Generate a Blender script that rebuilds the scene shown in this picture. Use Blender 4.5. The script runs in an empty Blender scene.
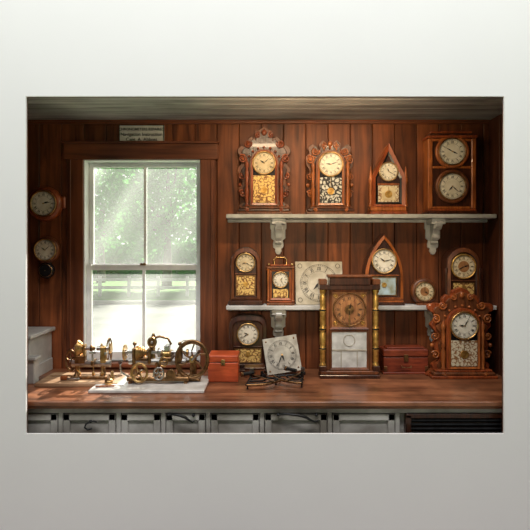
import bpy, bmesh, math, random
from mathutils import Matrix, Vector
random.seed(7)
pi=math.pi
scene=bpy.context.scene
scene.view_settings.view_transform='Standard'

# ------------------------------------------------------------ materials
def newmat(name):
    m=bpy.data.materials.new(name); m.use_nodes=True
    nt=m.node_tree; bs=nt.nodes['Principled BSDF']
    return m,nt,bs
def N(nt,t,**k):
    n=nt.nodes.new(t)
    for a,v in k.items(): setattr(n,a,v)
    return n
def plain(name,c,rough=.5,metal=0,c2=None,scale=30,bump=0,spec=.5):
    m,nt,bs=newmat(name)
    bs.inputs['Roughness'].default_value=rough; bs.inputs['Metallic'].default_value=metal
    bs.inputs['Specular IOR Level'].default_value=spec
    if c2 is None: c2=tuple(x*.72 for x in c)
    tc=N(nt,'ShaderNodeTexCoord'); no=N(nt,'ShaderNodeTexNoise')
    no.inputs['Scale'].default_value=scale; no.inputs['Detail'].default_value=6
    r=N(nt,'ShaderNodeValToRGB'); r.color_ramp.elements[0].position=.35; r.color_ramp.elements[1].position=.65
    r.color_ramp.elements[0].color=(*c2,1); r.color_ramp.elements[1].color=(*c,1)
    nt.links.new(tc.outputs['Object'],no.inputs['Vector']); nt.links.new(no.outputs['Fac'],r.inputs['Fac'])
    nt.links.new(r.outputs['Color'],bs.inputs['Base Color'])
    if bump:
        b=N(nt,'ShaderNodeBump'); b.inputs['Strength'].default_value=bump; b.inputs['Distance'].default_value=.003
        nt.links.new(no.outputs['Fac'],b.inputs['Height']); nt.links.new(b.outputs['Normal'],bs.inputs['Normal'])
    return m
def leafy(name,c,c2,scale):
    m=plain(name,c,.8,0,c2,scale); nt=m.node_tree; bs=nt.nodes['Principled BSDF']; out=nt.nodes['Material Output']
    src=bs.inputs['Base Color'].links[0].from_socket
    tl=N(nt,'ShaderNodeBsdfTranslucent'); nt.links.new(src,tl.inputs['Color'])
    mx=N(nt,'ShaderNodeMixShader'); mx.inputs[0].default_value=.5
    nt.links.new(bs.outputs[0],mx.inputs[1]); nt.links.new(tl.outputs[0],mx.inputs[2]); nt.links.new(mx.outputs[0],out.inputs['Surface'])
    return m
def wood(name,c1,c2,axis='z',rough=.38,plank=None,across=22,along=1.6,grime=.5,gs=2.5,bump=.15,coat=0,spec=.5,dist=1.0):
    m,nt,bs=newmat(name); L=nt.links.new
    bs.inputs['Roughness'].default_value=rough; bs.inputs['Specular IOR Level'].default_value=spec
    bs.inputs['Coat Weight'].default_value=coat
    tc=N(nt,'ShaderNodeTexCoord'); mp=N(nt,'ShaderNodeMapping')
    sc={'z':(across,across,along),'x':(along,across,across),'y':(across,along,across)}[axis]
    mp.inputs['Scale'].default_value=sc
    vec=tc.outputs['Object']; pid=None
    if plank:
        ax,w,off=plank
        sp=N(nt,'ShaderNodeSeparateXYZ'); L(vec,sp.inputs[0])
        a=N(nt,'ShaderNodeMath',operation='SUBTRACT'); a.inputs[1].default_value=off; L(sp.outputs[ax],a.inputs[0])
        d=N(nt,'ShaderNodeMath',operation='DIVIDE'); d.inputs[1].default_value=w; L(a.outputs[0],d.inputs[0])
        f=N(nt,'ShaderNodeMath',operation='FLOOR'); L(d.outputs[0],f.inputs[0])
        wn=N(nt,'ShaderNodeTexWhiteNoise',noise_dimensions='1D'); L(f.outputs[0],wn.inputs['W']); pid=wn
        add=N(nt,'ShaderNodeVectorMath',operation='ADD'); L(vec,add.inputs[0]); L(wn.outputs['Color'],add.inputs[1])
        L(add.outputs[0],mp.inputs['Vector'])
    else: L(vec,mp.inputs['Vector'])
    no=N(nt,'ShaderNodeTexNoise'); no.inputs['Scale'].default_value=1; no.inputs['Detail'].default_value=8
    no.inputs['Distortion'].default_value=dist; L(mp.outputs[0],no.inputs['Vector'])
    r=N(nt,'ShaderNodeValToRGB'); r.color_ramp.elements[0].position=.32; r.color_ramp.elements[1].position=.68
    r.color_ramp.elements[0].color=(*c1,1); r.color_ramp.elements[1].color=(*c2,1); L(no.outputs['Fac'],r.inputs['Fac'])
    g=N(nt,'ShaderNodeTexNoise'); g.inputs['Scale'].default_value=gs; g.inputs['Detail'].default_value=5; L(vec,g.inputs['Vector'])
    gr=N(nt,'ShaderNodeMapRange'); gr.inputs['From Min'].default_value=.3; gr.inputs['From Max'].default_value=.65
    gr.inputs['To Min'].default_value=1-grime; gr.inputs['To Max'].default_value=1.1; L(g.outputs['Fac'],gr.inputs['Value'])
    fac=gr.outputs[0]
    if pid:
        pr=N(nt,'ShaderNodeMapRange'); pr.inputs['To Min'].default_value=.72; pr.inputs['To Max'].default_value=1.18; L(pid.outputs['Value'],pr.inputs['Value'])
        mu=N(nt,'ShaderNodeMath',operation='MULTIPLY'); L(pr.outputs[0],mu.inputs[0]); L(fac,mu.inputs[1]); fac=mu.outputs[0]
    vm=N(nt,'ShaderNodeVectorMath',operation='SCALE'); L(r.outputs['Color'],vm.inputs[0]); L(fac,vm.inputs['Scale'])
    L(vm.outputs[0],bs.inputs['Base Color'])
    b=N(nt,'ShaderNodeBump'); b.inputs['Strength'].default_value=bump; b.inputs['Distance'].default_value=.002
    L(no.outputs['Fac'],b.inputs['Height']); L(b.outputs['Normal'],bs.inputs['Normal'])
    return m
def ornament(name,bg,fg,scale=40,metal=.6,lo=.55):
    m,nt,bs=newmat(name); L=nt.links.new
    tc=N(nt,'ShaderNodeTexCoord'); v=N(nt,'ShaderNodeTexVoronoi',feature='DISTANCE_TO_EDGE'); v.inputs['Scale'].default_value=scale
    w=N(nt,'ShaderNodeTexNoise'); w.inputs['Scale'].default_value=scale*.7; w.inputs['Distortion'].default_value=2
    L(tc.outputs['Object'],v.inputs['Vector']); L(tc.outputs['Object'],w.inputs['Vector'])
    a=N(nt,'ShaderNodeMath',operation='MULTIPLY_ADD'); a.inputs[1].default_value=1.2; L(v.outputs['Distance'],a.inputs[0]); L(w.outputs['Fac'],a.inputs[2])
    r=N(nt,'ShaderNodeValToRGB'); r.color_ramp.elements[0].position=lo; r.color_ramp.elements[1].position=lo+.13
    r.color_ramp.elements[0].color=(*bg,1); r.color_ramp.elements[1].color=(*fg,1)
    L(a.outputs[0],r.inputs['Fac']); L(r.outputs['Color'],bs.inputs['Base Color'])
    bs.inputs['Metallic'].default_value=metal; bs.inputs['Roughness'].default_value=.45
    return m

PW=.148
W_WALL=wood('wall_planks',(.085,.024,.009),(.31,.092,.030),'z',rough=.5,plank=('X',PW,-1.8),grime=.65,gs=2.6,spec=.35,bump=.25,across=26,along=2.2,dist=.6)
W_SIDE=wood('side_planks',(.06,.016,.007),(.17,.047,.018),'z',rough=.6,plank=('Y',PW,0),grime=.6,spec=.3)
W_TRIM=wood('trim_wood',(.10,.029,.011),(.25,.074,.027),'z',rough=.45,grime=.5)
W_TRIMX=wood('trim_wood_x',(.10,.029,.011),(.26,.078,.029),'x',rough=.45,grime=.5)
W_COUNT=wood('counter_wood',(.13,.046,.022),(.40,.16,.075),'x',rough=.34,grime=.65,gs=5,coat=.08)
W_RED=wood('red_mahogany',(.18,.034,.010),(.40,.090,.022),'z',across=60,along=8,rough=.36,grime=.5,gs=8,coat=.1)
W_RED2=wood('orange_walnut',(.24,.058,.014),(.52,.155,.032),'z',across=60,along=8,rough=.38,grime=.5,gs=8,coat=.1)
W_DARK=wood('dark_rosewood',(.022,.008,.005),(.085,.026,.012),'z',across=60,along=8,rough=.3,grime=.4,gs=8,coat=.2)
W_MID=wood('carved_walnut',(.09,.028,.010),(.23,.070,.021),'z',across=60,along=8,rough=.4,grime=.5,gs=9)
W_BOX=wood('cherry_box',(.42,.060,.018),(.66,.12,.035),'x',across=50,along=6,rough=.4,grime=.35,gs=9)
W_CHEST=wood('chest_wood',(.15,.024,.010),(.32,.060,.022),'x',across=50,along=6,rough=.4,grime=.4,gs=8)
W_BOARD=wood('pine_board',(.30,.17,.09),(.52,.34,.2),'x',rough=.4,grime=.3)
W_PANEL=wood('clock_back_wood',(.28,.10,.035),(.50,.23,.08),'z',across=50,along=6,rough=.5,grime=.5,gs=10)
PAINT=plain('white_paint',(.46,.46,.44),.5,c2=(.32,.32,.31),scale=7,bump=.1)
SHELFP=plain('shelf_paint',(.64,.65,.64),.45,c2=(.38,.39,.38),scale=9,bump=.1)
CABP=plain('cabinet_paint',(.55,.53,.49),.5,c2=(.20,.18,.15),scale=5,bump=.15)
SASHP=plain('sash_paint',(.85,.87,.87),.4,c2=(.68,.71,.72),scale=10)
CEILP=wood('ceiling_paint',(.30,.29,.28),(.66,.64,.61),'x',rough=.6,plank=('Y',.09,0),grime=.5,gs=2)
GREY=plain('gallery_wall_paint',(.88,.88,.88),.9,c2=(.87,.87,.87),scale=3,spec=.1)
FLOORM=wood('floor_wood',(.35,.3,.25),(.55,.48,.42),'y',rough=.5,plank=('X',.12,0))
BRASS=plain('brass',(.72,.47,.19),.34,1,c2=(.34,.20,.08),scale=30)
BRASSD=plain('aged_brass',(.36,.20,.09),.42,1,c2=(.14,.08,.04),scale=40)
GOLD=plain('gilt',(.80,.50,.14),.38,.8,c2=(.45,.24,.06),scale=45)
STEEL=plain('steel',(.65,.63,.60),.3,1,c2=(.30,.28,.26),scale=30)
IRON=plain('black_iron',(.02,.02,.022),.4,.4,c2=(.008,.008,.008))
BLACK=plain('black_lacquer',(.012,.010,.010),.25,0)
ENAM=plain('dial_enamel',(.84,.79,.66),.4,c2=(.68,.62,.48),scale=18)
CREAM=plain('dial_cream',(.74,.62,.40),.45,c2=(.57,.44,.25),scale=25)
PAPER=plain('dial_paper',(.62,.57,.45),.6,c2=(.38,.34,.25),scale=14)
ZINC=plain('dial_zinc',(.52,.50,.43),.5,c2=(.28,.26,.22),scale=18)
BROWNDIAL=plain('dial_brown',(.36,.17,.06),.45,c2=(.22,.09,.03),scale=30)
MARBLE=plain('marble_slab',(.72,.70,.66),.2,c2=(.5,.48,.45),scale=12)
INK=plain('ink',(.015,.013,.012),.6)
ORN_GOLD=ornament('gilt_glass',(.22,.09,.03),(.80,.54,.18),45,.3)
ORN_SILV=ornament('silver_stencil_glass',(.015,.013,.012),(.60,.60,.55),38,.1,.62)
ORN_MIX=ornament('etched_glass',(.30,.14,.05),(.72,.64,.46),50,.1)
TABLET=plain('painted_tablet',(.66,.67,.66),.25,c2=(.42,.42,.41),scale=16)
SCENEP=plain('landscape_tablet',(.45,.60,.68),.25,c2=(.28,.30,.22),scale=18)
SIGNM=plain('sign_paint',(.66,.65,.61),.5,c2=(.46,.45,.41),scale=12)

# ------------------------------------------------------------ builder
class B:
    def __init__(s): s.v=[];s.f=[];s.m=[];s.sm=[];s.mats=[];s.M=Matrix()
    def add(s,vs,fs,mat,smooth=False):
        if mat not in s.mats: s.mats.append(mat)
        i=s.mats.index(mat); o=len(s.v)
        s.v+= [tuple(s.M@Vector(p)) for p in vs]
        for f in fs: s.f.append([o+k for k in f]); s.m.append(i); s.sm.append(smooth)
    def box(s,c,d,mat,bv=.0,rot=None):
        bm=bmesh.new(); bmesh.ops.create_cube(bm,size=1)
        for v in bm.verts: v.co=Vector((v.co.x*d[0],v.co.y*d[1],v.co.z*d[2]))
        if bv: bmesh.ops.bevel(bm,geom=bm.edges[:],offset=min(bv,min(d)*.45),segments=1,affect='EDGES')
        T=Matrix.Translation(c)
        if rot: T=T@rot
        bm.verts.index_update()
        s.add([T@v.co for v in bm.verts],[[v.index for v in f.verts] for f in bm.faces],mat); bm.free()
    def b2(s,x0,x1,y0,y1,z0,z1,mat,bv=0): s.box(((x0+x1)/2,(y0+y1)/2,(z0+z1)/2),(abs(x1-x0),abs(y1-y0),abs(z1-z0)),mat,bv)
    def prism(s,pts,y0,y1,mat,bv=0):
        n=len(pts); 
        area=sum(pts[i][0]*pts[(i+1)%n][1]-pts[(i+1)%n][0]*pts[i][1] for i in range(n))
        if area<0: pts=pts[::-1]
        cx=sum(p[0] for p in pts)/n; cz=sum(p[1] for p in pts)/n
        if bv:
            W=max(abs(p[0]-cx) for p in pts); H=max(abs(p[1]-cz) for p in pts)
            fr=[(cx+(p[0]-cx)*(1-bv/W),y0,cz+(p[1]-cz)*(1-bv/H)) for p in pts]
            vs=fr+[(p[0],y0+bv,p[1]) for p in pts]+[(p[0],y1,p[1]) for p in pts]
            L=3
        else: vs=[(p[0],y0,p[1]) for p in pts]+[(p[0],y1,p[1]) for p in pts]; L=2
        fs=[list(range(n)),list(range((L-1)*n,L*n))[::-1]]
        for k in range(L-1):
            for i in range(n):
                j=(i+1)%n; fs.append([k*n+j,k*n+i,(k+1)*n+i,(k+1)*n+j])
        s.add(vs,fs,mat)
    def ring(s,o,i,y0,y1,mat,ym=None):
        n=len(o); ym=y0 if ym is None else ym
        vs=[(p[0],y0,p[1]) for p in o]+[(p[0],ym,p[1]) for p in i]+[(p[0],y1,p[1]) for p in o]+[(p[0],y1,p[1]) for p in i]
        fs=[]
        for k in range(n):
            j=(k+1)%n
            fs+=[[k,j,n+j,n+k],[2*n+j,2*n+k,3*n+k,3*n+j],[k,2*n+k,2*n+j,j],[n+k,n+j,3*n+j,3*n+k]]
        s.add(vs,fs,mat)
    def lathe(s,prof,c,mat,axis='z',seg=20,smooth=True,cap=True):
        R={'z':Matrix(),'x':Matrix.Rotation(pi/2,4,'Y'),'y':Matrix.Rotation(pi/2,4,'X')}[axis]
        T=Matrix.Translation(c)@R
        vs=[];fs=[]
        for r,h in prof:
            for k in range(seg):
                a=2*pi*k/seg; vs.append(T@Vector((max(r,1e-5)*math.cos(a),max(r,1e-5)*math.sin(a),h)))
        for q in range(len(prof)-1):
            for k in range(seg):
                j=(k+1)%seg; fs.append([q*seg+k,q*seg+j,(q+1)*seg+j,(q+1)*seg+k])
        s.add(vs,fs,mat,smooth)
        if cap: s.add(vs[:seg],[list(range(seg))[::-1]],mat); s.add(vs[-seg:],[list(range(seg))],mat)
    def cyl(s,c,r,h,mat,axis='z',seg=20):
        e=min(r,h)*.12
        s.lathe([(r-e,-h/2),(r,-h/2+e),(r,h/2-e),(r-e,h/2)],c,mat,axis,seg,False)
    def sph(s,c,r,mat,seg=14):
        if not hasattr(r,'__len__'): r=(r,r,r)
        vs=[];fs=[];n=seg//2
        for q in range(n+1):
            t=pi*q/n
            for k in range(seg):
                a=2*pi*k/seg; vs.append((c[0]+r[0]*math.sin(t)*math.cos(a),c[1]+r[1]*math.sin(t)*math.sin(a),c[2]+r[2]*math.cos(t)))
        for q in range(n):
            for k in range(seg):
                j=(k+1)%seg; fs.append([q*seg+k,(q+1)*seg+k,(q+1)*seg+j,q*seg+j])
        s.add(vs,fs,mat,True)
    def tube(s,pts,r,mat,seg=7,closed=False):
        pts=[Vector(p) for p in pts]; n=len(pts); vs=[];fs=[]
        up=None
        for i,p in enumerate(pts):
            a=pts[(i-1)%n] if (i>0 or closed) else p; c=pts[(i+1)%n] if (i<n-1 or closed) else p
            t=(c-a).normalized()
            if up is None: up=Vector((0,0,1)) if abs(t.z)<.9 else Vector((1,0,0)); 
            u=(up-t*up.dot(t)); 
            if u.length<1e-4: u=Vector((1,0,0)).cross(t)
            u.normalize(); w=t.cross(u); up=u
            rr=r[i] if hasattr(r,'__len__') else r
            for k in range(seg):
                g=2*pi*k/seg; vs.append(p+u*rr*math.cos(g)+w*rr*math.sin(g))
        for i in range(n if closed else n-1):
            j=(i+1)%n
            for k in range(seg):
                l=(k+1)%seg; fs.append([i*seg+k,i*seg+l,j*seg+l,j*seg+k])
        s.add(vs,fs,mat,True)
        if not closed: s.add(vs[:seg],[list(range(seg))[::-1]],mat); s.add(vs[-seg:],[list(range(seg))],mat)
    def circ(s,c,R,r,mat,axis='y',n=32,seg=7):
        P=[]
        for k in range(n):
            a=2*pi*k/n; u,w=R*math.cos(a),R*math.sin(a)
            P.append({'y':(c[0]+u,c[1],c[2]+w),'z':(c[0]+u,c[1]+w,c[2]),'x':(c[0],c[1]+u,c[2]+w)}[axis])
        s.tube(P,r,mat,seg,True)
    def scroll(s,cx,cz,R,mir,y,mat,r=.006,turns=1.6,a0=0):
        P=[];n=int(18*turns)
        for k in range(n+1):
            t=k/n; a=a0+2*pi*turns*t; q=R*(1-.82*t)
            P.append((cx+mir*q*math.cos(a),y,cz+q*math.sin(a)))
        s.tube(P,[r*(1-.45*k/n) for k in range(n+1)],mat,6)
        s.sph((cx,y,cz),(r*1.5,r*1.2,r*1.5),mat,8)
    def flat(s,P,y,mat): s.add([(p[0],y,p[1]) for p in P],[list(range(len(P)))],mat)
    def stroke(s,x0,z0,x1,z1,w,y,mat):
        dx,dz=x1-x0,z1-z0; l=math.hypot(dx,dz); nx,nz=-dz/l*w/2,dx/l*w/2
        s.flat([(x0+nx,z0+nz),(x0-nx,z0-nz),(x1-nx,z1-nz),(x1+nx,z1+nz)],y,mat)
    def dial(s,cx,cz,y,r,face=None,bez=None,hm=10,mm=10,ink=None,bw=.1,center=None):
        face=face or ENAM; ink=ink or INK
        if bez: 
            s.lathe([(r*1.0,-.004),(r*(1+bw*1.3),-.004),(r*(1+bw*1.3),.004),(r*(1+bw*.6),.009),(r*1.0,.003),(r*1.0,-.004)],(cx,y,cz),bez,'y',36,cap=False)
        s.cyl((cx,y+.002,cz),r,.004,face,'y',36)
        f=y-.0008
        n=48
        for R0,R1 in ((.95,.965),(.88,.89),(.60,.61)):
            o=[(cx+r*R1*math.cos(2*pi*k/n),cz+r*R1*math.sin(2*pi*k/n)) for k in range(n)]
            i=[(cx+r*R0*math.cos(2*pi*k/n),cz+r*R0*math.sin(2*pi*k/n)) for k in range(n)]
            for k in range(n):
                j=(k+1)%n; s.flat([o[k],o[j],i[j],i[k]],f,ink)
        for k in range(60):
            a=2*pi*k/60; w=.012*r if k%5 else .03*r
            s.stroke(cx+r*.885*math.sin(a),cz+r*.885*math.cos(a),cx+r*.955*math.sin(a),cz+r*.955*math.cos(a),w,f,ink)
        rom=['XII','I','II','III','IIII','V','VI','VII','VIII','IX','X','XI']
        for h,t in enumerate(rom):
            a=2*pi*h/12; ux,uz=math.sin(a),math.cos(a); tx,tz=uz,-ux
            ws={'I':.045,'V':.12,'X':.12}; tot=sum(ws[c] for c in t); p=-tot/2
            def pt(u,w): return (cx+r*(ux*w+tx*u),cz+r*(uz*w+tz*u))
            for c in t:
                q0,q1=p+.012,p+ws[c]-.012; m=(q0+q1)/2
                segs={'I':[(m,m,.028)],'V':[(m,q0,.034),(m,q1,.018)],'X':[(q0,q1,.03),(q1,q0,.018)]}[c]
                for a0,a1,w in segs:
                    A=pt(a0,.65);C=pt(a1,.84); s.stroke(A[0],A[1],C[0],C[1],w*r,f,ink)
                p+=ws[c]
        if center: s.cyl((cx,f,cz),r*.5,.002,center,'y',28)
        ha=2*pi*(hm+mm/60)/12; ma=2*pi*mm/60
        for a,l,w in ((ha,.48,.06),(ma,.74,.04)):
            ux,uz=math.sin(a),math.cos(a); px,pz=uz,-ux
            s.flat([(cx-ux*r*.1,cz-uz*r*.1),(cx+px*w*r+ux*r*l*.35,cz+pz*w*r+uz*r*l*.35),(cx+ux*r*l,cz+uz*r*l),(cx-px*w*r+ux*r*l*.35,cz-pz*w*r+uz*r*l*.35)],y-.004,ink)
        s.cyl((cx,y-.003,cz),r*.06,.004,BRASS,'y',12)
    def done(s,name,loc=(0,0,0),rot=(0,0,0)):
        me=bpy.data.meshes.new(name); me.from_pydata(s.v,[],s.f)
        for m in s.mats: me.materials.append(m)
        me.polygons.foreach_set('material_index',s.m); me.polygons.foreach_set('use_smooth',s.sm); me.update()
        ob=bpy.data.objects.new(name,me); scene.collection.objects.link(ob); ob.location=loc; ob.rotation_euler=rot
        return ob
def sym(h): return h+[(-x,z) for x,z in h[::-1] if x>1e-6]
def smooth(pts,k=4):
    out=[]
    n=len(pts)
    for i in range(n-1):
        p0=pts[max(i-1,0)];p1=pts[i];p2=pts[i+1];p3=pts[min(i+2,n-1)]
        for j in range(k):
            t=j/k
            out.append(tuple(max(.5*(2*p1[c]+(p2[c]-p0[c])*t+(2*p0[c]-5*p1[c]+4*p2[c]-p3[c])*t*t+(3*p1[c]-p0[c]-3*p2[c]+p3[c])*t**3),0) for c in (0,1)))
    out.append(pts[-1]); return out
def arch(hw,z0,zs,zt,kind='round',n=14):
    P=[(hw,z0)]
    for k in range(n+1):
        if kind=='round': a=pi/2*k/n; x,z=hw*math.cos(a),zs+(zt-zs)*math.sin(a)
        elif kind=='flat': a=pi/2*k/n; x,z=hw*math.cos(a)**.5,zs+(zt-zs)*math.sin(a)
        else: u=k/n; x,z=hw*(1-u**2.1),zs+(zt-zs)*u
        P.append((x,z))
    return P[:-1]+[(0,zt)]+[(-x,z) for x,z in P[:-1][::-1]]

# ------------------------------------------------------------ room shell
WX0,WX1,WZ0,WZ1=-1.205,-.43,.955,2.30
XL,XR,ZC,YF=-1.75,1.50,2.56,-.72
b=B()
b.b2(XL,WX0,.02,.12,0,ZC,W_SIDE); b.b2(WX1,XR,.02,.12,0,ZC,W_SIDE)
b.b2(WX0,WX1,.02,.12,0,WZ0,W_SIDE); b.b2(WX0,WX1,.02,.12,WZ1,ZC,W_SIDE)
x=-1.8
while x<XR:
    a0,a1=max(x,XL),min(x+PW,XR)
    cuts=sorted({a0,a1,*[c for c in (WX0,WX1) if a0<c<a1]})
    for c0,c1 in zip(cuts,cuts[1:]):
        e=.002
        l=c0+(e if c0 not in (WX0,WX1) else 0); r=c1-(e if c1 not in (WX0,WX1) else 0)
        if c0>=WX0-1e-6 and c1<=WX1+1e-6: rng=[(0,WZ0),(WZ1,ZC)]
        else: rng=[(0,ZC)]
        for z0,z1 in rng: b.b2(l,r,0,.02,z0,z1,W_WALL,.003)
    x+=PW
b.done('wall_back')
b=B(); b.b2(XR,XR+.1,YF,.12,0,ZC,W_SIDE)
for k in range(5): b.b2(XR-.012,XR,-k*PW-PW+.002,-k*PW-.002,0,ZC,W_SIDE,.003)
b.done('wall_right')
b=B(); b.b2(XL-.1,XL,YF,.12,0,ZC,W_SIDE); b.done('wall_left')
b=B(); b.b2(XL-.1,XR+.1,YF,.12,ZC+.012,ZC+.1,CEILP)
for k in range(8): b.b2(XL,XR,-k*.09-.09+.002,-k*.09-.002,ZC,ZC+.012,CEILP,.003)
b.done('ceiling')
b=B(); b.b2(-4.5,4.5,-5,.12,-.05,0,FLOORM); b.done('floor')
OX,OZ0,OZ1=1.217,.764,2.482
b=B(); t=.012
b.b2(-4.5,-OX,YF-t,YF,0,3.8,GREY); b.b2(OX,4.5,YF-t,YF,0,3.8,GREY)
b.b2(-OX,OX,YF-t,YF,0,OZ0,GREY); b.b2(-OX,OX,YF-t,YF,OZ1,3.8,GREY)
b.b2(XL-.1,-OX,YF,YF+.01,0,ZC,W_SIDE); b.b2(OX,XR+.1,YF,YF+.01,0,ZC,W_SIDE); b.b2(-OX,OX,YF,YF+.01,OZ1,ZC,W_SIDE)
b.done('wall_front')
cr=B(); cr.b2(XL,XR-.012,-.02,0,ZC-.022,ZC,W_TRIMX,.004); cr.b2(XL,XR-.012,-.032,-.0,ZC-.008,ZC,W_TRIMX,.003); cr.done('trim_1')
b=B()
b.b2(-1.315,WX0,-.022,0,.912,2.30,W_TRIM,.004); b.b2(WX1,-.33,-.022,0,.912,2.30,W_TRIM,.004)
b.b2(-1.335,-.31,-.026,0,2.30,2.405,W_TRIMX,.004); b.b2(-1.345,-.30,-.036,0,2.405,2.42,W_TRIMX,.004)
b.b2(-1.295,-1.285,-.028,-.02,.93,2.3,W_TRIM,.002); b.b2(-.36,-.35,-.028,-.02,.93,2.3,W_TRIM,.002)
b.b2(WX0,WX1,-.045,.12,.925,.955,W_TRIMX,.004)
b.b2(WX0,WX0+.006,-.01,.12,.955,2.30,SASHP); b.b2(WX1-.006,WX1,-.01,.12,.955,2.30,SASHP); b.b2(WX0,WX1,-.01,.12,2.294,2.30,SASHP)
b.done('trim_2')
b=B(); fw=.03
def sash(x0,x1,z0,z1,y0,y1,rt,rb):
    b.b2(x0,x0+fw,y0,y1,z0,z1,SASHP,.003); b.b2(x1-fw,x1,y0,y1,z0,z1,SASHP,.003)
    b.b2(x0+fw,x1-fw,y0,y1,z1-rt,z1,SASHP,.003); b.b2(x0+fw,x1-fw,y0,y1,z0,z0+rb,SASHP,.003)
    xm=(x0+x1)/2; b.b2(xm-.009,xm+.009,y0+.003,y1-.003,z0+rb,z1-rt,SASHP,.002)
sash(WX0+.006,WX1-.006,.955,1.60,.03,.06,.036,.06)
sash(WX0+.006,WX1-.006,1.57,2.294,.065,.095,.03,.035)
b.b2(-.84,-.80,.018,.03,1.597,1.612,BRASSD,.002)
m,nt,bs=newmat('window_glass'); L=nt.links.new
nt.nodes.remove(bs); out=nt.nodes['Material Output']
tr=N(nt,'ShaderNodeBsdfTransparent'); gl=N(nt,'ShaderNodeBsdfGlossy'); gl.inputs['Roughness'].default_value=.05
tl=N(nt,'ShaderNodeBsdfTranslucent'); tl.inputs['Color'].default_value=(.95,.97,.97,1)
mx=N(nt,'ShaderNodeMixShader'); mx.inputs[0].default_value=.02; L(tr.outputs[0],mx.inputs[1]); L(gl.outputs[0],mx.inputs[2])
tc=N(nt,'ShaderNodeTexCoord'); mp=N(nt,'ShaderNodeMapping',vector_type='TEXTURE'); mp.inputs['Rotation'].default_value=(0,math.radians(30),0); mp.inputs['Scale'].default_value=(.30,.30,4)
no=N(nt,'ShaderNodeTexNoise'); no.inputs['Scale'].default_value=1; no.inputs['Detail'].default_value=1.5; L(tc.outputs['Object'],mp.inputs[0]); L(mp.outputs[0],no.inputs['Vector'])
mr=N(nt,'ShaderNodeMapRange'); mr.inputs['From Min'].default_value=.35; mr.inputs['From Max'].default_value=.7; mr.inputs['To Min'].default_value=.03; mr.inputs['To Max'].default_value=.14  # slanted whitish streaks mixed into the panes imitate sunbeams
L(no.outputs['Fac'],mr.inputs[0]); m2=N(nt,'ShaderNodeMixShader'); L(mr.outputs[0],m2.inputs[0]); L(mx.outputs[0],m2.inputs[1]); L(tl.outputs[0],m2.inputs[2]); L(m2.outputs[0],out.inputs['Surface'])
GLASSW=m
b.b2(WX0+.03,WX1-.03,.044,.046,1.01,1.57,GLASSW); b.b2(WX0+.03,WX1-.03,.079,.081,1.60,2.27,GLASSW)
b.done('window_1')

# ------------------------------------------------------------ outside
GRASS=plain('grass',(.13,.30,.06),.9,c2=(.07,.20,.04),scale=1.2)
ROAD=plain('road',(.23,.25,.23),.9,c2=(.17,.19,.17),scale=.8)
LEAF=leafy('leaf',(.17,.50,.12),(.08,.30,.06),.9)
LEAFP=leafy('leaf_far_hazed',(.34,.56,.36),(.24,.44,.26),.5)  # paler green puts misty haze into the distant leaf colour
BARK=plain('bark',(.16,.13,.10),.9,c2=(.08,.06,.05),scale=4)
FENCE=plain('fence_paint',(.85,.85,.83),.7)
b=B(); b.b2(-60,60,-8,90,-.35,-.2,GRASS); b.done('lawn_ground')
b=B(); b.b2(-60,60,3.2,13.0,-.2,-.18,ROAD); b.b2(-60,60,13.0,13.25,-.2,-.08,plain('curb',(.5,.5,.48),.9)); b.done('road')
b=B()
for k in range(14): b.b2(-14+k*1.2-.06,-14+k*1.2+.06,15.95,16.05,-.2,.62,FENCE,.01)
for z in (.10,.42): b.b2(-14,1.6,15.92,15.96,z,z+.12,FENCE)
b.done('rail_fence')
def tree(name,loc,h,rad,leafm,n=2600):
    b=B()
    b.tube([(0,0,0),(.05,0,h*.2),(-.05,.1,h*.42),(.1,0,h*.7)],[.28,.2,.16,.06],BARK,8)
    bl=[]
    for k in range(11):
        a=random.random()*6.28; q=rad*random.uniform(.2,.75); bl.append((q*math.cos(a),q*math.sin(a),h*random.uniform(.30,.88),rad*random.uniform(.35,.6)))
        c=bl[-1]; b.tube([(0,0,h*.35),(c[0]*.5,c[1]*.5,(h*.35+c[2])/2),c[:3]],[.09,.05,.02],BARK,5)
    vs=[];fs=[]
    for k in range(n):
        c=random.choice(bl); d=Vector([random.gauss(0,1) for _ in range(3)]).normalized()*c[3]*random.uniform(.6,1.05)
        p=Vector(c[:3])+d; u=Vector([random.gauss(0,1) for _ in range(3)]).normalized(); w=u.cross(d).normalized(); sz=random.uniform(.10,.24)
        o=len(vs); vs+=[p-u*sz,p+w*sz*.6,p+u*sz,p-w*sz*.6]; fs.append([o,o+1,o+2,o+3])
    b.add(vs,fs,leafm); b.done(name,loc)
tree('tree',(-4.9,20,-.2),8.5,2.9,LEAF,3600); tree('tree',(-9.6,24,-.2),7.0,2.8,LEAF,2800); tree('tree',(-1.0,23,-.2),8,3,LEAF); tree('tree',(-14.5,26,-.2),7,3,LEAF)
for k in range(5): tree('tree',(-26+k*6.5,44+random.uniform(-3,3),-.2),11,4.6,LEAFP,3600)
b=B(); vs=[];fs=[]
for k in range(6000):
    p=Vector((random.uniform(-26,4),30+random.uniform(-.6,.6),random.uniform(-.2,2.4))); u=Vector([random.gauss(0,1) for _ in range(3)]).normalized(); w=u.orthogonal().normalized(); sz=.18
    o=len(vs); vs+=[p-u*sz,p+w*sz*.6,p+u*sz,p-w*sz*.6]; fs.append([o,o+1,o+2,o+3])
b.add(vs,fs,LEAF); b.b2(-26,4,29.7,30.3,-.2,2.1,LEAF); b.done('hedge')

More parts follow.
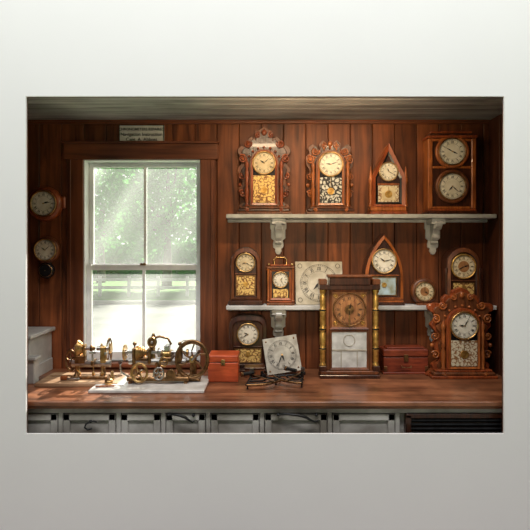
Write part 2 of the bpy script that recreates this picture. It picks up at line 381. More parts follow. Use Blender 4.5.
# ------------------------------------------------------------ counter & cabinets
CZ=.91
b=B(); b.b2(XL+.003,XR-.015,-.68,-.002,CZ-.026,CZ,W_COUNT,.004); b.b2(XL+.003,XR-.015,-.672,-.655,CZ-.04,CZ-.026,W_COUNT,.003); b.done('countertop')
b=B(); z1=CZ-.041
b.b2(XL+.003,XR-.015,-.62,-.02,0.0,z1,CABP)
b.b2(XL+.003,XR-.015,-.645,-.62,.84,z1,CABP,.002)
edges=[-1.36,-1.08,-.774,-.537,-.30,-.016,.342,.70]
for i,(e0,e1) in enumerate(zip(edges,edges[1:])):
    b.b2(e0-.012,e0+.012,-.642,-.62,.08,.84,CABP,.002)
    x0,x1=e0+.016,e1-.016
    b.b2(x0,x1,-.636,-.62,.10,.835,CABP,.002)
    for (u0,u1,v0,v1) in ((x0,x0+.035,.10,.835),(x1-.035,x1,.10,.835),(x0,x1,.80,.835),(x0,x1,.10,.15)):
        b.b2(u0,u1,-.648,-.636,v0,v1,CABP,.003)
b.b2(.688,.712,-.642,-.62,.08,.84,CABP,.002)
b.b2(.74,1.30,-.640,-.62,.45,.832,W_DARK,.003)
for k in range(16): b.box((1.02,-.646,.47+k*.022),(.5,.012,.014),IRON,.002,Matrix.Rotation(.5,4,'X'))
b.b2(.74,.77,-.655,-.63,.45,.832,W_DARK,.003); b.b2(1.27,1.30,-.655,-.63,.45,.832,W_DARK,.003); b.b2(.74,1.30,-.655,-.63,.815,.84,W_DARK,.003)
def handle(cx,cz,w):
    b.sph((cx-w/2,-.656,cz+.004),.009,IRON,10); b.sph((cx+w/2,-.656,cz+.002),.009,IRON,10)
    P=[(cx-w/2,-.66,cz+.004),(cx-w*.3,-.67,cz+.012),(cx,-.682,cz+.010),(cx+w*.2,-.682,cz),(cx+w*.34,-.676,cz-.018),(cx+w*.46,-.668,cz-.03),(cx+w*.56,-.664,cz-.022)]
    b.tube(P,[.004,.006,.0075,.0075,.006,.005,.003],IRON,8)
handle(-.44,.83,.13); handle(.17,.832,.2)
b.sph((-.915,-.658,.80),.009,IRON,10); b.tube([(-.915,-.66,.80),(-.935,-.672,.79),(-.94,-.675,.775),(-.925,-.672,.762),(-.905,-.668,.768)],.005,IRON,8)
b.tube([(-.915,-.66,.80),(-.895,-.668,.806),(-.88,-.665,.80)],.004,IRON,8)
b.done('base_cabinet')
b=B(); xl=XL+.003
b.b2(xl,-1.42,-.30,-.002,CZ,1.165,PAINT,.004); b.b2(xl,-1.395,-.325,-.002,1.165,1.19,PAINT,.005)
b.b2(xl,-1.36,-.36,-.30,CZ,1.05,PAINT,.004); b.b2(xl,-1.345,-.375,-.30,1.05,1.068,PAINT,.004)
b.b2(-1.70,-1.46,-.308,-.30,1.08,1.15,PAINT,.004)
b.b2(-1.42,-1.405,-.30,-.02,CZ,.99,PAINT,.003)
b.done('painted_step_cabinet')

# ------------------------------------------------------------ shelves (with their brackets)
SX0,SX1,SD=-.248,1.477,.14
def shelf(ztop):
    b=B(); b.b2(SX0,SX1,-SD,-.001,ztop-.026,ztop,SHELFP,.003); b.b2(SX0,SX1,-.016,-.001,ztop-.046,ztop-.026,SHELFP,.003)
    for bx in (.088,1.115):
        b.M=Matrix.Translation((bx,-.001,ztop-.046))
        o=[(0,-.215),(.012,-.21),(.022,-.19),(.02,-.175),(.034,-.165),(.036,-.14),(.03,-.12),(.048,-.105),(.048,-.05),(.054,-.04),(.054,0),(0,0)]
        b.prism(sym(o[:-1]),-.014,0,SHELFP,.003)
        P=smooth([(.0,.0),(.112,.0),(.112,.025),(.095,.04),(.07,.045),(.05,.07),(.048,.1),(.03,.12),(.0,.15)],3)
        n=len(P); vs=[(-.02,-.014-p,-q) for p,q in P]+[(.02,-.014-p,-q) for p,q in P]
        fs=[list(range(n)),list(range(n,2*n))[::-1]]+[[i,(i+1)%n,n+(i+1)%n,n+i] for i in range(n)]
        b.add(vs,fs,SHELFP)
        b.b2(-.045,.045,-.118,-.014,-.016,0.020,SHELFP,.003)
        b.cyl((0,-.085,-.034),.018,.05,SHELFP,'x',14); b.cyl((0,-.03,-.13),.012,.046,SHELFP,'x',12)
    b.done('display_shelf')
S1,S2=1.929,1.344
shelf(S1); shelf(S2)

# ------------------------------------------------------------ clocks
def gingerbread(name,loc,outline,W,H,dz,dr,dw,dm,wm,lm,panel,hand=(10,10),face=None,rot=0,bez=None):
    b=B()
    o=smooth(outline,4)
    b.prism(sym(o),-.05,-.015,wm,.004)
    o2=[(x*.84,z*.94+.01) for x,z in o if z>.03]
    b.prism(sym([(0,o2[0][1])]+o2),-.062,-.05,dm,.004)
    hb=W/2
    b.b2(-hb,hb,-.115,0,0,.018,wm,.004); b.b2(-hb*.94,hb*.94,-.108,0,.018,.038,dm,.005); b.b2(-hb*.86,hb*.86,-.1,0,.038,.052,wm,.004)
    for m in (-1,1):
        b.scroll(m*hb*.62,.027,.012,m,-.113,lm,.004)
    A=arch(dw+.012,.052,dz,dz+dw+.012,'round'); b.prism(A,-.095,0,wm,.003)
    O=arch(dw,.06,dz,dz+dw,'round'); I=arch(dw-.012,.072,dz,dz+dw-.012,'round')
    b.ring(O,I,-.103,-.09,lm,-.099)
    b.prism(arch(dw-.012,.072,dz,dz+dw-.012,'round'),-.097,-.094,BLACK)
    b.b2(-(dw-.014),dw-.014,-.099,-.096,.076,dz-dr*1.16,panel)
    b.tube([(0,-.1005,dz-dr),(0,-.1005,dz-dr-.07)],.0018,BRASS,6); b.cyl((0,-.101,.076+(dz-dr-.076)*.42),.022*dr/.07,.003,GOLD,'y',20)
    b.dial(0,dz,-.101,dr,face,bez or BRASS,*hand)
    for m in (-1,1):
        px=m*(dw+.028); hh=dz-.052
        b.lathe([(.012,0),(.015,.006),(.009,.016),(.013,.05),(.014,hh*.4),(.008,hh*.48),(.014,hh*.52),(.009,hh*.58),(.012,hh*.8),(.008,hh*.88),(.014,hh*.94),(.012,hh),(.004,hh+.02),(.001,hh+.03)],(px,-.08,.052),lm,'z',12)
        b.scroll(m*W*.40,dz*.42,.026,m,-.055,lm,.006,1.6,.5)
        b.scroll(m*W*.41,dz*.78,.026,m,-.055,lm,.006,1.6,2.4)
        b.scroll(m*W*.40,dz+.035,.028,m,-.064,lm,.006,1.7,1)
        b.scroll(m*W*.30,dz+(H-dz)*.52,.026,m,-.066,lm,.006,1.7,2.8)
        b.scroll(m*W*.13,H-(H-dz)*.26,.020,m,-.066,lm,.005,1.6,1.5)
        b.sph((m*W*.45,-.05,dz*.6),(.012,.012,.014),lm,10)
    b.sph((0,-.066,H-(H-dz)*.2),(.016,.01,.02),lm,12)
    for k in range(7):
        a=pi*(.15+.7*k/6); b.sph(((dw+.026)*math.cos(a),-.07,dz+(dw+.026)*math.sin(a)),(.008,.008,.008),lm,8)
    return b.done(name,loc,(0,0,rot))
oA=[(0,0),(.176,0),(.176,.02),(.16,.038),(.165,.06),(.128,.085),(.125,.1),(.15,.13),(.165,.17),(.142,.21),(.158,.25),(.176,.30),(.15,.335),(.158,.38),(.176,.42),(.152,.455),(.118,.445),(.112,.485),(.088,.512),(.066,.505),(.056,.548),(.022,.565),(0,.585)]
gingerbread('gingerbread_clock',(-.006,-.012,S1),oA,.353,.585,.330,.068,.083,W_DARK,W_MID,W_RED,ORN_GOLD,(10,8),CREAM)
oB=[(0,0),(.16,0),(.16,.02),(.14,.04),(.118,.07),(.112,.11),(.13,.14),(.125,.2),(.14,.24),(.135,.29),(.155,.33),(.158,.38),(.135,.40),(.142,.44),(.115,.462),(.09,.44),(.075,.40),(.065,.43),(.07,.465),(.045,.488),(.02,.47),(0,.495)]
gingerbread('parlor_clock',(.423,-.012,S1),oB,.32,.495,.322,.072,.084,W_DARK,W_MID,W_RED2,ORN_SILV,(9,12),ENAM)
oO=[(0,0),(.2,0),(.2,.025),(.175,.045),(.18,.075),(.14,.1),(.138,.13),(.16,.16),(.172,.2),(.15,.24),(.16,.28),(.19,.32),(.16,.36),(.172,.395),(.205,.42),(.195,.45),(.15,.458),(.12,.455),(.115,.485),(.09,.51),(.06,.505),(.05,.535),(.02,.548),(0,.556)]
gingerbread('kitchen_clock',(1.225,-.143,CZ),oO,.405,.556,.325,.078,.094,W_MID,W_RED,W_RED2,ORN_MIX,(9,5))

b=B(); W=.245
b.b2(-.122,.122,-.11,0,0,.02,W_RED,.004); b.b2(-.116,.116,-.104,0,.02,.05,W_RED2,.006)
b.b2(-.098,.098,-.095,0,.05,.235,W_RED)
b.prism([(-.098,.235),(.098,.235),(.102,.25),(0,.452),(-.102,.25)],-.095,0,W_RED2)
O=[(-.106,.05),(.106,.05),(.106,.245),(0,.457),(-.106,.245)]; I=[(-.084,.066),(.084,.066),(.084,.238),(0,.408),(-.084,.238)]
b.ring(O,I,-.106,-.09,W_RED,-.100)
I2=[(-.072,.076),(.072,.076),(.072,.232),(0,.38),(-.072,.232)]
b.ring(I,I2,-.102,-.09,BLACK,-.098)
b.prism(I2,-.0955,-.094,W_DARK)
b.b2(-.07,.07,-.099,-.094,.188,.2,W_RED2,.002)
b.b2(-.066,.066,-.0975,-.095,.08,.186,ORN_MIX); b.b2(-.045,.045,-.099,-.096,.09,.178,CREAM); b.cyl((0,-.1,.13),.024,.004,GOLD,'y',20); b.tube([(0,-.1,.18),(0,-.1,.13)],.002,BRASS)
b.dial(0,.275,-.101,.056,ENAM,BRASS,11,20)
for m in (-1,1):
    b.lathe([(.013,0),(.015,.01),(.009,.02),(.010,.15),(.015,.165),(.015,.175),(.011,.185),(.004,.25),(.001,.262)],(m*.113,-.088,.05),W_RED2,'z',12)
b.done('steeple_clock',(.795,-.01,S1))

b=B(); hw=.155
b.b2(-hw-.008,hw+.008,-.11,0,0,.02,W_DARK,.004); b.b2(-hw,hw,-.104,0,.02,.035,W_RED,.004)
b.b2(-hw+.012,hw-.012,-.09,0,.035,.495,W_DARK)
b.b2(-hw,-hw+.03,-.1,-.0,.035,.49,W_RED2,.005); b.b2(hw-.03,hw,-.1,0,.035,.49,W_RED2,.005)
for z in (.035,.296,.472): b.b2(-hw+.03,hw-.03,-.098,-.01,z,z+.016,W_RED2,.004)
b.b2(-hw-.006,hw+.006,-.112,0,.49,.508,W_RED,.005); b.b2(-hw+.005,hw-.005,-.1,0,.508,.522,W_DARK,.004)
b.b2(-hw+.02,hw-.02,-.09,0,.522,.54,W_RED,.006)
for z in (.404,.180):
    b.lathe([(.085,0),(.108,0),(.11,.008),(.103,.018),(.092,.016),(.084,.008)],(0,-.09,z),W_RED2 if z>.3 else W_MID,'y',40,cap=False)
    b.dial(0,z,-.1,.082,ENAM,BRASSD,7 if z<.3 else 3,22 if z<.3 else 50)
b.done('calendar_clock',(1.205,-.01,S1))

def archclock(name,loc,W,H,D,dz,dr,kind,wm,lm,panel,hand=(10,10),face=None,zs=None,bez=None,pw=None,center=None,dx=0):
    b=B(); hw=W/2-.008; zs=zs if zs else dz
    b.b2(-W/2,W/2,-D-.008,0,0,.018,wm,.004); b.b2(-W/2+.006,W/2-.006,-D-.002,0,.018,.032,lm,.004)
    b.prism(arch(hw,.032,zs,H,kind,16),-D,0,wm,.004)
    O=arch(hw-.004,.036,zs,H-.006,kind,16); I=arch(hw-.022,.052,zs,H-.032,kind,16); J=arch(hw-.030,.058,zs,H-.044,kind,16)
    b.ring(O,I,-D-.004,-D+.01,lm,-D-.012); b.ring(I,J,-D-.008,-D+.01,wm,-D-.002)
    zt=dz-dr*1.15; pw=pw or hw-.034
    b.b2(-hw+.028,hw-.028,-D-.006,-D,zt-.012,zt-.004,lm,.002)
    b.b2(-pw,pw,-D-.004,-D,.062,zt-.016,panel)
    b.ring([(pw,.062),(pw,zt-.016),(-pw,zt-.016),(-pw,.062)],[(pw-.006,.068),(pw-.006,zt-.022),(-pw+.006,zt-.022),(-pw+.006,.068)],-D-.007,-D,BRASSD)
    b.dial(dx,dz,-D-.006,dr,face,bez or BRASS,*hand,center=center)
    b.cyl((0,-D-.007,(.062+zt)/2),.016,.003,GOLD,'y',18)
    return b,loc,name
r=archclock('arched_mantel_clock',(-.125,-.02,S2),.21,.375,.08,.275,.056,'round',W_DARK,W_MID,ORN_GOLD,(8,20),CREAM,zs=.27); 
r[0].b2(-.112,.112,-.094,0,.0,.03,W_DARK,.006); r[0].done(r[2],r[1])
r=archclock('beehive_clock',(.765,-.02,S2),.268,.459,.09,.285,.073,'gothic',W_DARK,W_RED2,SCENEP,(10,13),ENAM,zs=.17,pw=.08); r[0].done(r[2],r[1])
r=archclock('dome_mantel_clock',(1.275,-.02,S2),.23,.375,.09,.25,.072,'round',W_DARK,W_MID,ORN_GOLD,(2,40),CREAM,zs=.26,bez=GOLD,center=BROWNDIAL)
for m in (-1,1): r[0].lathe([(.013,0),(.009,.02),(.009,.16),(.014,.19),(.01,.21)],(m*.108,-.085,.03),W_DARK,'z',12)
r[0].done(r[2],r[1])
r=archclock('cottage_clock',(-.11,-.02,CZ),.26,.371,.08,.248,.064,'flat',W_DARK,W_DARK,ORN_GOLD,(9,40),ENAM,zs=.29); r[0].done(r[2],r[1])

b=B()
b.b2(-.09,.09,-.1,0,0,.016,W_MID,.004); b.b2(-.082,.082,-.094,0,.016,.028,W_RED,.004)
b.b2(-.074,.074,-.086,0,.028,.235,W_RED,.003)
b.b2(-.09,.09,-.1,0,.235,.25,W_MID,.004); b.b2(-.07,.07,-.085,-.01,.25,.262,W_RED,.005)
for m in (-1,1):
    b.lathe([(.011,0),(.006,.01),(.007,.1),(.007,.195),(.011,.207)],(m*.079,-.09,.028),W_RED2,'z',10)
    b.sph((m*.074,-.085,.262),.010,BRASS,10); b.cyl((m*.04,-.047,.27),.006,.018,BRASS,'z',10)
b.tube([(-.04,-.047,.275),(-.042,-.047,.295),(-.025,-.047,.308),(.025,-.047,.308),(.042,-.047,.295),(.04,-.047,.275)],.005,BRASS,8)
b.ring([(.066,.036),(.066,.228),(-.066,.228),(-.066,.036)],[(.056,.046),(.056,.218),(-.056,.218),(-.056,.046)],-.094,-.085,W_RED2,-.089)
b.b2(-.056,.056,-.088,-.085,.046,.218,BLACK); b.b2(-.048,.048,-.0895,-.087,.05,.105,ORN_GOLD)
b.dial(0,.165,-.092,.047,ENAM,BRASS,1,25)
b.done('carriage_clock',(.1,-.02,S2))

b=B(); s_=.155
b.b2(-s_,s_,-.008,0,0,.285,PAPER,.001)
b.dial(0,.142,-.009,.128,PAPER,None,7,22)
for mx_ in (-1,1):
    for mz in (0,1): b.circ((mx_*.125,-.009,.03+mz*.225),.014,.0015,INK,'y',16,5)
b.done('square_clock_dial',(.355,-.075,S2),(math.radians(-13),0,0))
b=B(); b.b2(-.11,.11,-.006,0,0,.225,ZINC,.001); b.dial(0,.112,-.007,.095,ZINC,None,5,35)
for mx_ in (-1,1):
    for mz in (0,1): b.sph((mx_*.09,-.007,.02+mz*.185),(.006,.003,.006),BRASSD,8)
b.done('loose_clock_dial',(.125,-.175,CZ+.018),(math.radians(-16),math.radians(-9),0))
b=B(); b.lathe([(.05,0),(.08,0),(.086,.012),(.084,.03),(.072,.042),(.06,.04)],(0,0,.088),W_MID,'y',36)
b.dial(0,.088,-.041,.058,CREAM,BRASSD,4,0,center=BROWNDIAL); b.b2(-.05,.05,-.05,0,0,.012,W_MID,.003); b.b2(-.02,.02,-.03,0,.005,.02,W_MID,.002)
b.done('round_desk_clock',(1.03,-.06,S2))

b=B(); H=.636; hw=.186
b.b2(-hw,hw,-.1,0,0,.022,W_DARK,.004); b.b2(-hw+.006,hw-.006,-.092,0,.022,.045,W_MID,.004)
b.b2(-hw+.035,hw-.035,-.06,0,.045,.56,W_DARK)
b.b2(-hw,hw,-.096,0,.545,.575,W_DARK,.003)
b.b2(-.125,.125,-.1,0,.575,.62,W_DARK,.003); b.b2(-.135,.135,-.106,0,.62,.636,W_MID,.005)
for m in (-1,1):
    b.b2(m*.164-.024,m*.164+.024,-.096,-.02,.575,.61,W_MID,.004)
    b.b2(m*.164-.022,m*.164+.022,-.094,-.03,.045,.075,W_DARK,.003)
    pr=[(.020,0),(.020,.01),(.014,.018),(.018,.03),(.018,.09),(.021,.10),(.021,.108),(.015,.115),(.019,.13),(.019,.2),(.015,.21),(.021,.22),(.021,.235),(.015,.245),(.019,.26),(.019,.33),(.021,.338),(.021,.348),(.015,.355),(.018,.37),(.018,.43),(.014,.44),(.020,.455),(.020,.47)]
    b.lathe(pr,(m*.164,-.065,.075),GOLD,'z',18)
    for z in (.105,.225,.343): b.cyl((m*.164,-.065,.075+z),.0215,.01,BLACK,'z',18)
    b.b2(m*.132-.01,m*.132+.01,-.075,-.0,.045,.545,W_MID,.003)
b.b2(-.122,.122,-.066,-.05,.30,.545,W_PANEL)
b.ring([(.122,.30),(.122,.545),(-.122,.545),(-.122,.30)],[(.108,.312),(.108,.53),(-.108,.53),(-.108,.312)],-.076,-.06,W_MID,-.070)
b.dial(0,.422,-.071,.092,W_PANEL,None,12,30); b.circ((0,-.074,.422),.1,.004,BRASSD,'y',36)
b.cyl((0,-.073,.422),.03,.004,BRASSD,'y',18)
b.tube([(0,-.075,.39),(0,-.075,.315)],.0025,BRASS)
for m in (-1,1): b.scroll(m*.085,.505,.014,m,-.07,GOLD,.003); b.scroll(m*.085,.335,.014,m,-.07,GOLD,.003)
b.b2(-.122,.122,-.066,-.05,.05,.295,TABLET)
b.ring([(.122,.05),(.122,.295),(-.122,.295),(-.122,.05)],[(.108,.062),(.108,.283),(-.108,.283),(-.108,.062)],-.076,-.06,W_MID,-.070)
b.b2(-.108,.108,-.07,-.064,.165,.175,ZINC,.001)
for x in (-.05,.05): b.b2(x-.003,x+.003,-.069,-.064,.062,.165,ZINC)
b.circ((0,-.068,.23),.035,.002,ZINC,'y',24)
b.done('column_clock',(.522,-.15,CZ))

b=B()
b.lathe([(.03,0),(.105,0),(.115,.012),(.113,.03),(.098,.045),(.082,.05),(.078,.044)],(0,0,0),W_RED,'y',40,cap=False)
b.lathe([(.078,.04),(.086,.05),(.09,.05),(.084,.058),(.078,.05)],(0,0,0),BRASS,'y',40,cap=False)
b.dial(0,0,-.047,.079,ENAM,None,2,13); b.b2(.075,.135,-.03,0,-.03,.05,W_RED,.008)
b.done('round_wall_clock',(-1.455,-.001,2.005))
b=B()
b.lathe([(.03,0),(.085,0),(.09,.01),(.086,.03),(.07,.042),(.066,.038)],(0,0,0),W_MID,'y',36)
b.dial(0,0,-.040,.066,ENAM,BRASS,10,8)
b.b2(-.028,.028,-.03,0,-.18,-.07,W_DARK,.005)
b.lathe([(.02,0),(.05,0),(.055,.01),(.052,.026),(.04,.034)],(0,-.005,-.135),BLACK,'y',28); b.circ((0,-.036,-.135),.042,.003,BRASSD,'y',28)
b.dial(0,-.135,-.040,.036,IRON,None,6,0)
b.done('pendulum_wall_clock',(-1.447,-.001,1.70))

b=B(); b.b2(-.15,.15,-.01,0,-.06,.06,SIGNM,.002)
b.ring([(.15,-.06),(.15,.06),(-.15,.06),(-.15,-.06)],[(.145,-.055),(.145,.055),(-.145,.055),(-.145,-.055)],-.012,-.01,INK)
sg=b.done('painted_sign',(-.82,-.001,2.472))
for i,(t,z,sz) in enumerate((('CHRONOMETERS REPAIRED',.022,.024),('Navigation Instruction',-.014,.031),('Capt. A. Abbott',-.048,.032))):
    c=bpy.data.curves.new('sign_text_%d'%i,'FONT'); c.body=t; c.size=sz; c.align_x='CENTER'; c.extrude=.0003; c.offset=.0004
    c.materials.append(INK)
    o=bpy.data.objects.new('sign_text_%d'%i,c); scene.collection.objects.link(o); o.parent=sg; o.location=(0,-.0118,z); o.rotation_euler=(pi/2,0,0)

# ------------------------------------------------------------ boxes
b=B()
b.b2(-.09,.09,-.15,0,0,.115,W_BOX,.004); b.b2(-.09,.09,-.15,0,.118,.158,W_BOX,.005); b.b2(-.086,.086,-.146,-.004,.11,.125,W_DARK)
b.b2(-.012,.012,-.154,-.148,.1,.135,BRASS,.002); b.cyl((0,-.156,.11),.004,.004,IRON,'y',10)
for m in (-1,1): b.b2(m*.06-.01,m*.06+.01,-.001,.003,.1,.135,BRASS,.001)
b.done('cherry_wood_box',(-.251,-.17,CZ))
b=B()
b.b2(-.148,.148,-.115,0,0,.012,W_CHEST,.004); b.b2(-.142,.142,-.11,0,.012,.105,W_CHEST,.003)
b.b2(-.139,.139,-.107,-.003,.1,.112,BLACK); b.b2(-.146,.146,-.114,0,.110,.158,W_CHEST,.007); b.b2(-.12,.12,-.1,-.015,.158,.168,W_CHEST,.004)
b.b2(-.014,.014,-.118,-.11,.08,.125,BRASSD,.002); b.tube([(-.03,-.118,.058),(-.03,-.125,.045),(.03,-.125,.045),(.03,-.118,.058)],.003,BRASSD,6)
for m in (-1,1):
    b.b2(m*.13-.01,m*.13+.01,-.1165,-.1,.02,.05,BRASSD,.001)
b.done('wooden_chest',(.897,-.03,CZ))
b=B()
b.b2(-.06,.06,-.08,0,0,.05,W_MID,.003); b.b2(-.064,.064,-.084,.004,.05,.062,W_DARK,.004); b.cyl((0,-.086,.04),.006,.006,BRASSD,'y',10)
b.done('instrument_box',(-.065,-.14,CZ))

# ------------------------------------------------------------ sextants
def sextant(loc,rz,R=.135):
    b=B(); z=.035
    a0,a1=-pi/2-.62,-pi/2+.62
    A=[(R*math.cos(a0+(a1-a0)*k/16),R*math.sin(a0+(a1-a0)*k/16),z) for k in range(17)]
    b.tube(A,.007,BRASSD,6); A2=[(p[0]*.88,p[1]*.88,z) for p in A]; b.tube(A2,.005,IRON,6)
    for a in (a0,a1): b.tube([(0,0,z),(R*math.cos(a),R*math.sin(a),z)],.007,IRON,6)
    for q in (.35,.62): b.tube([(R*q*math.cos(a0),R*q*math.sin(a0),z),(0,-R*q*1.1,z),(R*q*math.cos(a1),R*q*math.sin(a1),z)],.005,IRON,6)
    b.box((0.012,-R*.55,z+.012),(.014,R*1.15,.004),BRASSD,.001,Matrix.Rotation(.22,4,'Z'))
    b.cyl((0,0,z+.008),.016,.02,IRON,'z',16); b.b2(-.014,.014,-.003,.003,z+.015,z+.045,STEEL,.001)
    b.cyl((-.05,-.05,z+.03),.011,.075,IRON,'x',14); b.cyl((-.09,-.05,z+.03),.014,.014,BRASSD,'x',14)
    b.b2(.03,.05,-.06,-.054,z,z+.035,BLACK,.001); b.cyl((.04,-.085,z+.012),.012,.006,BLACK,'y',12)
    for p in ((0,.0),(R*.8*math.cos(a0),R*.8*math.sin(a0)),(R*.8*math.cos(a1),R*.8*math.sin(a1))): b.lathe([(.007,0),(.004,.01),(.005,z)],(p[0],p[1],0),IRON,'z',8)
    b.done('sextant',loc,(0,0,rz))
sextant((-.08,-.30,CZ),.5,.20); sextant((.23,-.28,CZ),-.75,.18)

# ------------------------------------------------------------ lathes
def stepped(b,c,mat,rs,axis='x',w=.010):
    P=[];h=0
    for r in rs: P+=[(r,h),(r*.86,h+w*.5),(r,h+w)]; h+=w
    b.lathe(P,c,mat,axis,22)
def wheel(b,c,R,mat,hub,spokes=6,axis='y',r=.007):
    b.circ(c,R,r,mat,axis,40,8); b.circ(c,R*.88,r*.5,mat,axis,40,6)
    for k in range(spokes):
        a=2*pi*k/spokes+.3; q=[]
        for t in (.12,.5,.95):
            aa=a+.25*math.sin(t*pi); u,w=R*t*math.cos(aa),R*t*math.sin(aa)
            q.append({'y':(c[0]+u,c[1],c[2]+w),'x':(c[0],c[1]+u,c[2]+w)}[axis])
        b.tube(q,[.006,.004,.005],mat,6)
    b.cyl(c,R*.17,.03,hub,axis,16)
b=B()
b.b2(-.24,.24,-.11,.11,0,.022,W_BOARD,.004); b.b2(-.22,.22,.04,.10,.022,.03,W_BOARD,.002)
b.M=Matrix.Translation((.05,0,.022))@Matrix.Diagonal((.78,1,1.5,1))@Matrix.Translation((0,0,-.022))
bz=.022
b.b2(-.15,.13,-.03,.03,bz,bz+.012,BRASSD,.003)
for x in (-.11,.09):
    b.lathe([(.034,0),(.034,.008),(.020,.016),(.015,.03),(.018,.05)],(x,0,bz),BRASSD,'z',16)
b.cyl((0,0,bz+.058),.014,.30,STEEL,'x',16)
b.b2(-.125,-.045,-.018,.018,bz+.06,bz+.092,BRASSD,.004)
b.b2(-.125,-.105,-.018,.018,bz+.08,bz+.135,BRASS,.004); b.b2(-.06,-.045,-.018,.018,bz+.08,bz+.135,BRASS,.004)
stepped(b,(-.103,0,bz+.118),BRASS,(.034,.029,.024,.019)); b.cyl((-.07,0,bz+.118),.007,.13,STEEL,'x',12)
b.lathe([(.004,0),(.014,.004),(.014,.016),(.008,.022),(.010,.034),(.003,.04)],(-.012,0,bz+.118),BRASSD,'x',14)
b.b2(.07,.115,-.016,.016,bz+.06,bz+.128,BRASS,.005); b.cyl((.09,0,bz+.118),.009,.10,STEEL,'x',12); b.cyl((.145,0,bz+.118),.02,.014,BRASS,'x',18)
b.b2(.012,.035,-.045,.02,bz+.055,bz+.075,BRASSD,.003); b.cyl((.023,-.035,bz+.085),.006,.04,STEEL,'z',10); b.box((.023,-.035,bz+.107),(.05,.006,.010),STEEL,.002)
for x in (-.085,.023,.09): b.lathe([(.004,0),(.004,-.02),(.012,-.024),(.012,-.034),(.003,-.038)],(x,-.02,bz+.05),BRASS,'z',12)
wheel(b,(.11,.06,bz+.10),.05,BRASSD,BRASS,5,'x',.005)
wheel(b,(-.16,.0,bz+.07),.04,BRASSD,STEEL,5,'y',.005)
b.cyl((.11,.03,bz+.10),.006,.10,STEEL,'y',10)
b.lathe([(.022,0),(.022,.005),(.006,.012),(.006,.10),(.012,.105),(.012,.12),(.004,.13)],(.05,.06,bz),BRASS,'z',14)
b.tube([(-.17,-.05,bz+.005),(-.12,-.055,bz+.006),(-.07,-.05,bz+.005)],.005,STEEL,8)
b.cyl((-.185,-.05,bz+.009),.009,.05,W_RED2,'x',12)
b.lathe([(.018,0),(.018,.012),(.012,.016),(.012,.03),(.005,.034)],(.17,-.03,bz),BRASS,'z',16)
b.done('watchmakers_lathe',(-1.09,-.31,CZ))
b=B(); b.b2(-.32,.32,-.15,.15,0,.018,MARBLE,.004); b.done('marble_slab',(-.655,-.39,CZ))
b=B()
b.M=Matrix.Diagonal((1,1,1.14,1))
b.b2(-.20,.16,-.05,.05,.012,.034,BRASSD,.005)
for x in (-.18,.14):
    for y in (-.035,.035): b.lathe([(.012,0),(.014,.005),(.008,.014)],(x,y,0),BRASSD,'z',10)
for x,hh in ((-.165,.07),(-.03,.08),(.10,.07)):
    b.lathe([(.028,0),(.026,.008),(.016,.018),(.013,hh*.6),(.018,hh*.8),(.015,hh)],(x,0,.03),BRASSD,'z',16)
b.cyl((-.03,0,.105),.016,.34,STEEL,'x',16); b.cyl((-.03,.028,.085),.007,.30,STEEL,'x',12)
b.b2(-.175,-.155,-.025,.025,.095,.175,BRASSD,.005); b.b2(-.085,-.065,-.025,.025,.095,.175,BRASSD,.005)
b.b2(-.155,-.085,-.02,.02,.11,.125,BRASSD,.003)
stepped(b,(-.15,0,.15),BRASS,(.042,.036,.030,.024,.018),'x',.012); b.cyl((-.12,0,.15),.009,.19,STEEL,'x',14)
b.cyl((-.222,0,.15),.040,.010,BRASS,'x',28); b.cyl((-.212,0,.15),.018,.014,STEEL,'x',16)
b.lathe([(.012,0),(.024,.004),(.024,.02),(.016,.03),(.008,.04)],(-.03,0,.15),STEEL,'x',16)
b.b2(-.005,.06,-.055,.055,.112,.135,BRASSD,.004); b.b2(.005,.052,-.038,.048,.135,.157,BRASS,.004); b.b2(.012,.042,-.024,.024,.157,.19,STEEL,.004)
b.cyl((.028,-.075,.124),.005,.06,STEEL,'y',10); b.circ((.028,-.105,.124),.022,.004,BRASS,'y',24); b.tube([(.008,-.105,.124),(.048,-.105,.124)],.003,BRASS); b.cyl((.046,-.115,.124),.004,.02,W_DARK,'y',8)
b.lathe([(.014,0),(.012,.02),(.011,.07),(.016,.08),(.010,.09),(.010,.11),(.013,.12),(.005,.135)],(-.06,.02,.11),BRASS,'z',14)
b.cyl((-.06,-.01,.205),.028,.010,BRASSD,'y',26); b.circ((-.06,-.018,.205),.023,.003,BRASS,'y',24); b.sph((-.06,-.02,.205),.008,STEEL,10)
b.tube([(-.06,0,.222),(-.02,0,.232),(.03,0,.222),(.05,0,.19)],[.007,.006,.006,.007],BRASSD,8)
b.b2(.085,.115,-.02,.02,.10,.168,BRASSD,.005); b.cyl((.10,0,.15),.009,.10,STEEL,'x',12); b.cyl((.145,0,.15),.018,.012,BRASS,'x',16)
wheel(b,(.175,-.02,.118),.094,BRASSD,BRASS,6,'y',.008)
b.cyl((.175,.015,.118),.009,.09,STEEL,'y',12)
b.b2(.155,.195,.02,.04,.01,.13,BRASSD,.005); b.b2(.13,.22,.0,.05,0,.014,BRASSD,.004)
b.tube([(.175,-.04,.118),(.205,-.045,.148),(.22,-.045,.165)],.006,STEEL,8); b.lathe([(.006,0),(.010,.012),(.009,.03),(.005,.045)],(.22,-.045,.165),W_DARK,'y',12)
wheel(b,(-.12,-.066,.06),.046,BRASS,BRASSD,4,'y',.006); b.cyl((-.12,-.04,.06),.005,.06,STEEL,'y',10)
b.cyl((.06,-.064,.05),.028,.014,BRASSD,'y',24); b.cyl((.06,-.045,.05),.006,.05,STEEL,'y',10)
wheel(b,(-.01,-.062,.055),.03,STEEL,BRASS,5,'y',.004)
for x in (-.165,-.075,.10): b.lathe([(.004,0),(.004,.018),(.011,.022),(.011,.032),(.003,.036)],(x,-.0,.168),BRASSD,'z',12)
b.tube([(.09,0,.19),(.12,.0,.21),(.175,.0,.214)],.0022,W_BOARD,5)
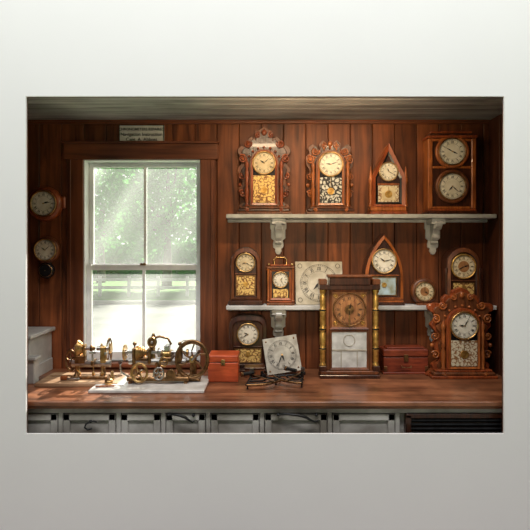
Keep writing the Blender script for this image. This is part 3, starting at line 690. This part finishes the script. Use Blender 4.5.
b.tube([(-.19,-.03,.03),(-.23,-.05,.06),(-.235,-.05,.10)],[.006,.005,.004],STEEL,8); b.sph((-.235,-.05,.108),.011,W_DARK,10)
b.done('wheel_cutting_engine',(-.60,-.37,CZ+.018))
b=B()
b.tube([(0,0,.006),(.10,.015,.006)],.005,W_RED2,8); b.tube([(.10,.015,.006),(.15,.022,.006)],.0025,STEEL,6); b.done('screwdriver',(-.95,-.49,CZ+.018))
b=B(); b.lathe([(.022,0),(.024,.004),(.022,.022),(.018,.024),(.02,.026)],(0,0,0),BRASS,'z',20); b.lathe([(.02,.026),(.008,.034),(.005,.04)],(0,0,0),BRASSD,'z',16); b.done('oil_cup',(-.90,-.42,CZ+.018))

# ------------------------------------------------------------ lights
# sky: brighter towards the sun side (+Y), dimmer behind
w=bpy.data.worlds.new('world'); scene.world=w; w.use_nodes=True; nt=w.node_tree; bg=nt.nodes['Background']
tc=N(nt,'ShaderNodeTexCoord'); sp=N(nt,'ShaderNodeSeparateXYZ'); mr=N(nt,'ShaderNodeMapRange')
nt.links.new(tc.outputs['Generated'],sp.inputs[0]); nt.links.new(sp.outputs['Y'],mr.inputs['Value'])
mr.inputs['From Min'].default_value=-.1; mr.inputs['From Max'].default_value=.8; mr.inputs['To Min'].default_value=.16; mr.inputs['To Max'].default_value=.95
nt.links.new(mr.outputs[0],bg.inputs['Strength']); bg.inputs['Color'].default_value=(1,.985,.96,1)
def light(name,type,loc,target,energy,color=(1,1,1),**k):
    l=bpy.data.lights.new(name,type); l.energy=energy; l.color=color
    for a,v in k.items(): setattr(l,a,v)
    o=bpy.data.objects.new(name,l); scene.collection.objects.link(o); o.location=loc
    d=Vector(target)-Vector(loc); o.rotation_euler=d.to_track_quat('-Z','Y').to_euler(); return o
light('sun','SUN',(4,10,10),(4-.2*10,10-.85*10,10-.62*10),12.0,(1,.94,.83),angle=math.radians(2))
light('wall_wash_fill','AREA',(0,-2.9,5.3),(0,-.72,.2),215,(1,.99,.985),shape='RECTANGLE',size=6,size_y=.5)  # unseen wash light added to brighten the front wall
light('room_spot_fill','SPOT',(.2,-2.9,1.95),(.46,0,1.69),88,(1,.73,.43),spot_size=math.radians(39),spot_blend=1,shadow_soft_size=.1)  # added warm fill from the camera side, fading towards the room corners
light('hidden_strip_fill','AREA',(.3,-.665,2.515),(.3,0,1.75),8,(1,.74,.46),shape='RECTANGLE',size=1.0,size_y=.03)  # added fill strip hidden above the opening, warms the back wall; no fixture
# ------------------------------------------------------------ camera
cam=bpy.data.cameras.new('camera'); co=bpy.data.objects.new('camera',cam); scene.collection.objects.link(co)
co.location=(0,-3.09,1.70); co.rotation_euler=(pi/2,0,0); cam.sensor_width=36; cam.lens=31.48; cam.shift_y=-15/530
scene.camera=co
